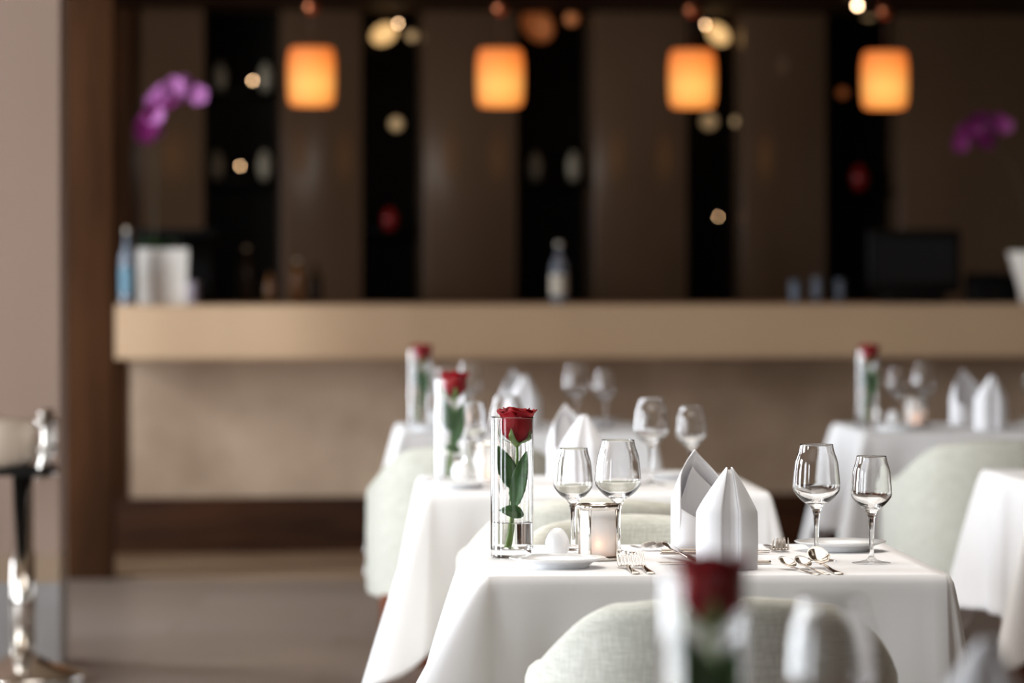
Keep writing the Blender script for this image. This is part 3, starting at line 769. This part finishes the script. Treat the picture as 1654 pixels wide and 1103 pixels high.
def rose_make():
    e = empty('rose'); Z = 0.213; H = 0.048             # bloom base height in the vase frame
    ox, oy = 0.009, 0.0
    def inside(g):                                       # petals press against the glass below the rim, never through it
        for v in g[0]:
            r = math.hypot(v.x, v.y)
            if v.z < 0.2585 and r > 0.0360: v.x *= 0.0360/r; v.y *= 0.0360/r
        return g
    def off(g): return inside(xf(g, Matrix.Translation((ox, oy, 0))))
    k = 0
    rings = [(3, 0.008, 2.6, 0.057, 0.000, 0.3, 0), (4, 0.014, 2.3, 0.060, 0.001, 0.6, 0.0), (4, 0.020, 2.0, 0.064, 0.005, 1.2, 0.03),
             (5, 0.0255, 1.8, 0.065, 0.008, 1.9, 0.0), (5, 0.0300, 1.7, 0.062, 0.0085, 2.4, 0.0)]
    for ri, (n, R, sp, H_, curl, ruff, op) in enumerate(rings):
        for i in range(n):
            a = 2*PI*i/n+ri*0.7+random.uniform(-0.12, 0.12)
            V, Fc = off(petal_g(a, sp, R, Z-0.002+0.0004*(4-ri), H_+random.uniform(-0.002, 0.002), curl, ruff, k, openk=op)); k += 1
            mesh('petal', V, Fc, outer_petal_m if ri == 4 else petal_m, e, solid=0.0007)
    lathe('receptacle', [(0, Z-0.010), (0.004, Z-0.010), (0.008, Z-0.004), (0.011, Z+0.002), (0.006, Z+0.006), (0, Z+0.007)], sepal_m, e, 20, loc=(ox, oy, 0))
    for i in range(5):
        a = 2*PI*i/5+0.95-PI/2
        c, s = math.cos(a), math.sin(a)
        # sepals hug the outer petals, tips turned out
        def f(u, v, c=c, s=s, i=i):
            uu = (u-0.5)*2; w_ = 0.0062*math.sin(PI*(0.25+0.75*v))**0.9*uu
            r = 0.006+0.0255*math.sin(min(1, v*1.45)*PI/2)**0.85+0.0015+0.004*sstep(0.8, 1, v); z = Z-0.004+0.029*v-0.002*math.sin(PI*v)
            return Vector((ox+r*c-w_*s, oy+r*s+w_*c, z))
        V, Fc = inside(grid_g(5, 12, f)); mesh('sepal', V, Fc, sepal_m, e, solid=0.0008)
    P = smoothpath([(ox, 0, Z-0.006), (ox+0.0005, 0, 0.18), (0.004, 0.0, 0.135), (0.001, 0, 0.10), (0.000, 0, 0.075), (-0.002, 0, 0.045), (-0.006, 0, 0.019)], 8)
    V, Fc = tube_g(P, [0.0030+0.0022*(i/len(P)) for i in range(len(P))], 12); mesh('stem', V, Fc, stem_m, e)
    # three big leaflets above the water, one low, small stipules
    for (b, t_, wd, nn, bd) in [((0.003, -0.006, 0.125), (-0.028, -0.012, 0.207), 0.037, (0.35, -1, 0.1), 0.004),
                                ((0.004, -0.007, 0.090), (0.027, -0.010, 0.197), 0.032, (-0.35, -1, 0.1), 0.005),
                                ((0.004, 0.006, 0.125), (0.024, 0.012, 0.185), 0.022, (0.3, -1, 0.2), 0.003),
                                ((0.022, -0.006, 0.078), (-0.024, -0.010, 0.088), 0.026, (0.0, -1, 0.5), 0.006),
                                ((0.002, 0.005, 0.128), (-0.010, 0.022, 0.17), 0.022, (-0.4, -1, 0.2), 0.002)]:
        V, Fc = inside(leaf_g(b, t_, wd, nn, bd)); mesh('leaf', V, Fc, leaf_m, e, solid=0.0005)
    V, Fc = tube_g(smoothpath([(0.002, 0, 0.118), (-0.004, -0.004, 0.108), (-0.004, -0.006, 0.095), (0.001, -0.007, 0.088)], 6), 0.0009, 6)
    mesh('leaf_stalk', V, Fc, stem_m, e)
    return e
def holder_make():
    e = empty('candle_holder'); R = 0.037; H = 0.102
    def ring(z0, z1, r0, r1): return [(r0, z0), (r1, z0), (r1, z1), (r0, z1)]
    lathe('top_ring', ring(H-0.0095, H, R-0.0015, R+0.0012), chrome_m, e, 56, closed=True)
    br_ = lathe('base_ring', ring(0.001, 0.0085, R-0.004, R+0.0015), chrome_m, e, 56, closed=True)
    lathe('base_plate', [(0, 0.0015), (R-0.0045, 0.0015), (R-0.0045, 0.003), (0, 0.003)], chrome_m, e, 40)
    for k in range(4):
        a = -PI/2-0.42+k*PI/2; V, Fc = tube_g([((R-0.0005)*math.cos(a), (R-0.0005)*math.sin(a), 0.008), ((R-0.0005)*math.cos(a), (R-0.0005)*math.sin(a), H-0.009)], 0.0024, 10)
        mesh('post', V, Fc, chrome_m, e)
        g = boxg(-0.005, 0.005, -0.003, 0.006, 0, 0.0075); V, Fc = xf(g, Matrix.Rotation(a-PI/2, 4, 'Z') @ Matrix.Translation((0, R+0.001, 0)))
        mesh('foot', V, Fc, chrome_m, br_, smooth=False)
    r = R-0.0052
    lathe('frosted_glass', [(r-0.0018, 0.0035), (r, 0.0035), (r, H-0.012), (r-0.0018, H-0.012)], frost_m, e, 56, closed=True)
    return e
def candle_make():
    e = empty('candle')
    wx = lathe('wax', [(0, 0.0), (0.0185, 0.0), (0.019, 0.002), (0.019, 0.013), (0.017, 0.0145), (0, 0.0135)], wax_m, e, 28)
    V, Fc = tube_g([(0, 0, 0.013), (0, 0, 0.019)], 0.0007, 6); mesh('wick', V, Fc, black_plastic, wx)
    lathe('flame', [(0, 0.018), (0.0028, 0.021), (0.0036, 0.025), (0.0022, 0.031), (0, 0.037)], flame_m, e, 14)
    return e
def napkin_hood():
    """folded bishop's-hat napkin, tall hood behind a low V-shaped front flap"""
    e = empty('folded_napkin')
    rx, ry = 0.052, 0.045; hp = 0.187; h0 = 0.095
    def shape(a, z, k=1.0):
        s = 1.0 if z < h0 else 1-0.80*((z-h0)/(hp-h0))**1.5
        x = rx*math.cos(a)*s*k*(1-0.02*z/hp); y_ = ry*math.sin(a)*(s if math.sin(a) < 0 else 0.35+0.65*s)*k
        return Vector((x, y_, z))
    def f(u, v):
        a = -0.30+u*(PI+0.60)
        b = abs(a-PI/2)/(PI/2+0.30)                      # 0 at the back, 1 at the hood's front edges
        top = 0.098+(hp-0.098)*max(0.0, 1-b**1.3)**0.60
        z = top*v; p = shape(a, z)
        p.y -= 0.010*sstep(0.6, 1, b)*math.sin(PI*min(1, z/0.15))
        return p
    V, Fc = grid_g(37, 22, f); mesh('hood', V, Fc, napkin_m, e, solid=0.0022)
    def g(u, v):
        a = -PI-0.62+u*(PI+1.24); c = abs(a+PI/2)/(PI/2+0.62)
        top = 0.048+0.062*c; z = top*v
        return shape(a, z, 1.055)
    V, Fc = grid_g(37, 12, g); mesh('front_flap', V, Fc, napkin_m, e, solid=0.0022)
    def q(u, v):                                          # inner tucked layer seen through the opening
        a = 0.25+u*(PI-0.5); z = 0.02+0.135*v*(1-0.5*abs(u-0.5)*2*v)
        p = shape(a, z, 0.80); p.x += 0.006*math.sin(u*9); p.y *= 0.7; return p
    V, Fc = grid_g(25, 14, q); mesh('inner_fold', V, Fc, napkin_m, e, solid=0.0018)
    return e
def napkin_closed():
    """the same fold seen from its side: two leaning panels with a pleat between"""
    e = empty('folded_napkin'); hp = 0.178; h0 = 0.100
    def prof(z):
        if z < h0: return 1.0+0.02*math.sin(z/h0*PI)
        return max(0.0, 1-((z-h0)/(hp-h0))**1.08)**0.92
    def panel(side):
        def f(u, v):
            z = hp*v*(1-0.0); s = prof(z); x0 = 0.049
            # the panel sweeps from the pleat edge (front) round to the back
            a = -PI/2+0.22+u*(PI-0.44)
            x = math.cos(a)*x0*s; y_ = math.sin(a)*0.043*(0.12+0.88*s)
            x = side*(x*(1.0)+0.004)
            return Vector((x+0.004*sstep(h0, hp, z), y_, z))
        return grid_g(27, 26, f)
    for sd, nm in ((-1, 'left_panel'), (1, 'right_panel')):
        V, Fc = panel(sd); mesh(nm, V, Fc, napkin_m, e, solid=0.0022)
    def q(u, v):
        z = (hp-0.004)*v; s = prof(z); uu = (u-0.5)*2
        y_ = -0.043*(0.12+0.88*s)*0.97+0.010*(1-abs(uu))*(0.3+0.7*s)+0.003
        return Vector((uu*(0.013*s+0.003)+0.004*sstep(h0, hp, z), y_, z))
    V, Fc = grid_g(9, 20, q); mesh('pleat', V, Fc, napkin_m, e, solid=0.0016)
    def q2(u, v):
        z = (hp-0.004)*v; s = prof(z); uu = (u-0.5)*2
        return Vector((uu*(0.013*s+0.003)+0.004*sstep(h0, hp, z), 0.043*(0.12+0.88*s)*0.97-0.010*(1-abs(uu)), z))
    V, Fc = grid_g(9, 20, q2); mesh('pleat', V, Fc, napkin_m, e, solid=0.0016)
    return e
def strip_g(path, widths, thick):
    """flat bar along the path in the local yz plane, width along x"""
    V, Fc = [], []
    n = len(path)
    for i, (y_, z) in enumerate(path):
        a = Vector(path[min(i+1, n-1)])-Vector(path[max(i-1, 0)]); a.normalize(); nz_ = Vector((-a.y, a.x))
        w_ = widths[i]/2; t = thick[i] if isinstance(thick, list) else thick
        for (sx, st) in ((-1, -0.35), (-0.6, -0.5), (0.6, -0.5), (1, -0.35), (1, 0.35), (0.6, 0.5), (-0.6, 0.5), (-1, 0.35)):
            V.append(Vector((sx*w_, y_+nz_.x*t*st, z+nz_.y*t*st)))
    for i in range(n-1):
        for k in range(8): j = (k+1) % 8; Fc.append((i*8+k, i*8+j, i*8+8+j, i*8+8+k))
    Fc.append(tuple(range(7, -1, -1))); Fc.append(tuple(range((n-1)*8, n*8)))
    return V, Fc
def fork():
    e = empty('fork')                 # handle end at y=0, tines at y=0.2
    hp_ = [(0.0, 0.0016), (0.03, 0.002), (0.08, 0.004), (0.115, 0.0062), (0.135, 0.0065), (0.150, 0.0045), (0.160, 0.0035)]
    V, Fc = strip_g(hp_, [0.012, 0.0145, 0.009, 0.006, 0.009, 0.0215, 0.0225], 0.0022); mesh('handle', V, Fc, silver_m, e)
    for k in range(4):
        x = (-1.5+k)*0.0062
        P = [(0.1595, 0.0035), (0.170, 0.0055), (0.182, 0.0120), (0.192, 0.0205), (0.198, 0.0275)]
        V, Fc = strip_g(P, [0.0040, 0.0036, 0.0032, 0.0026, 0.0012], 0.0020); V = [v+Vector((x, 0, 0)) for v in V]
        mesh('tine', V, Fc, silver_m, e)
    return e
def spoon(s=1.0):
    e = empty('spoon')
    hp_ = [(0.0, 0.0014), (0.03, 0.002), (0.08, 0.004), (0.115, 0.0075), (0.135, 0.0085), (0.146, 0.0080)]
    V, Fc = strip_g(hp_, [0.012, 0.0145, 0.009, 0.006, 0.006, 0.010], 0.0022); mesh('handle', V, Fc, silver_m, e)
    def f(u, v):
        a = u*2*PI; r = v; x = 0.0195*r*math.cos(a); y_ = 0.030*r*math.sin(a)
        # bowl tipped up towards its far end
        z = 0.0012+0.009*r*r; yy = 0.174+y_; return Vector((x, yy, z+max(0, y_+0.030)*0.42*1.0))
    V, Fc = grid_g(29, 8, f); mesh('spoon_bowl', V, Fc, silver_m, e, solid=0.0012)
    return e
def knife():
    e = empty('table_knife')
    V, Fc = strip_g([(0, 0.0035), (0.004, 0.0035), (0.05, 0.0035), (0.088, 0.0035), (0.092, 0.0033)], [0.011, 0.013, 0.012, 0.010, 0.009], 0.0055); mesh('handle', V, Fc, silver_m, e)
    V, Fc = strip_g([(0.0915, 0.0035), (0.10, 0.0032), (0.14, 0.003), (0.18, 0.003), (0.196, 0.003), (0.203, 0.003)], [0.009, 0.014, 0.0165, 0.016, 0.010, 0.002], 0.0016); mesh('blade', V, Fc, silver_m, e)
    return e
def put(name, maker, x, y, rz, label, cat, group, z=None, tilt=0.0):
    o = make(name, maker); o.location = (x, y, (TZ+0.0022) if z is None else z); o.rotation_euler = (tilt, 0, rz)
    return tag(o, label, cat, group)
def spot_at(px, py): D = 0.534*F/(py-HY); return (px-CX)*D/F, D

def setting(k, full=True, dx=0.0, eggs=True):
    cx, cy = T[k]; n = TN[k]; c, s = math.cos(ROT), math.sin(ROT)
    def L(x, y): return cx+x, cy+y
    x, y = L(-0.335, 0.03)
    put('vase', vase_make, x, y, 0, 'tall clear cylinder vase with water on ' + n, 'vase', 'cylinder vases on the tables')
    put('rose', rose_make, x, y, 0.0 if k == 1 else 0.4, 'single red rose standing in the vase on ' + n, 'rose', 'red roses in vases')
    dd = dx
    def P(nm, mk, x, y, rz, lb, cat, gr, **kw):
        X, Y = L(x+dd, y); return put(nm, mk, X, Y, rz, lb, cat, gr, **kw)
    P('plate', plate, -0.255, -0.20, 0, 'white side plate near the vase on ' + n, 'plate', 'white side plates')
    if eggs: P('egg', egg, -0.253, 0.0, 0, 'white egg shaped shaker beside the vase on ' + n, 'salt shaker', 'egg shaped shakers')
    P('small', small_glass, -0.221, 0.20, 0, 'smaller wine glass behind the candle holder on ' + n, 'wine glass', 'wine glasses')
    P('big', big_glass, -0.139, 0.14, 0, 'larger wine glass behind the candle holder on ' + n, 'wine glass', 'wine glasses')
    P('holder', holder_make, -0.1795, -0.02, 0, 'chrome and frosted glass candle holder on ' + n, 'candle holder', 'candle holders')
    P('candle', candle_make, -0.1795, -0.02, 0, 'lit tea light inside the candle holder on ' + n, 'candle', 'lit tea lights', z=TZ+0.0022+0.003)
    P('hood', napkin_hood, 0.018, 0.26, 0.38, 'white napkin folded as open hood, farther one on ' + n, 'napkin', 'folded white napkins')
    P('closed', napkin_closed, 0.043, -0.235, 0.12, 'white pleated pointed napkin, nearer one on ' + n, 'napkin', 'folded white napkins')
    P('big', big_glass, 0.214, -0.05, 0, 'larger wine glass right of the napkins on ' + n, 'wine glass', 'wine glasses')
    P('small', small_glass, 0.308, -0.11, 0, 'smaller wine glass, rightmost piece of glassware on ' + n, 'wine glass', 'wine glasses')
    P('plate', plate, 0.279, 0.23, 0, 'white side plate at the far right corner of ' + n, 'plate', 'white side plates')
setting(1); setting(2, dx=-0.06); setting(3, dx=-0.035); setting(4)
# the nearest table shows only its rose, one glass and a napkin
n0 = TN[0]
put('vase', vase_make, 0.172, 3.70, 0, 'tall clear cylinder vase with water on ' + n0, 'vase', 'cylinder vases on the tables')
put('rose', rose_make, 0.172, 3.70, 0.3, 'single red rose standing in the vase on ' + n0, 'rose', 'red roses in vases')
put('big', big_glass, 0.308, 3.97, 0, 'blurred wine glass on ' + n0, 'wine glass', 'wine glasses')
put('closed', napkin_closed, 0.447, 3.92, 0.1, 'blurred white napkin point on ' + n0, 'napkin', 'folded white napkins')
# cutlery on the focused table
gf = 'cutlery on the focused table'
def cut(nm, mk, px, py, rz, lb, cat, z=None, tilt=0.0):
    x, y = spot_at(px, py)
    return put(nm, mk, x, y, rz, lb, cat, gf, z=z, tilt=tilt)
cut('fork', fork, 1028, 930.0, 0.10, 'left fork of the near pair right of the near side plate', 'fork')
cut('fork', fork, 1053, 930.0, 0.10, 'right fork of the near pair right of the near side plate', 'fork')
cut('fork', fork, 1237, 883.2, PI+0.06, 'left fork of the far pair right of the napkins', 'fork')
cut('fork', fork, 1264, 883.2, PI-0.06, 'right fork of the far pair right of the napkins', 'fork')
cut('spoon', spoon, 1357, 930.5, 0.14, 'large spoon below the larger right wine glass, bowl catching amber light', 'spoon')
cut('spoon', spoon, 1337, 930.5, 0.22, 'middle spoon of three below the larger right wine glass', 'spoon').scale = (0.72, 0.85, 0.6)
cut('spoon', spoon, 1322, 931, 0.30, 'leftmost small spoon of three below the larger right wine glass', 'spoon').scale = (0.72, 0.85, 0.6)
cut('spoon', spoon, 1020, 883.5, PI+0.2, 'left spoon lying behind the candle holder', 'spoon').scale = (0.7, 0.8, 0.55)
cut('spoon', spoon, 1040, 883.5, PI+0.2, 'right spoon lying behind the candle holder', 'spoon').scale = (0.7, 0.8, 0.55)
cut('knife', knife, 1245, 913, PI/2, 'knife lying under the nearer napkin, handle to the right', 'knife')
cut('knife', knife, 1066, 897, -PI/2, 'nearer of two parallel knives left of the napkins', 'knife')
cut('knife', knife, 1067, 893.5, -PI/2-0.02, 'farther of two parallel knives left of the napkins', 'knife')
cut('knife', knife, 1128, 913, 0.28, 'knife with blade propped up across the parallel knives', 'knife', tilt=0.11)
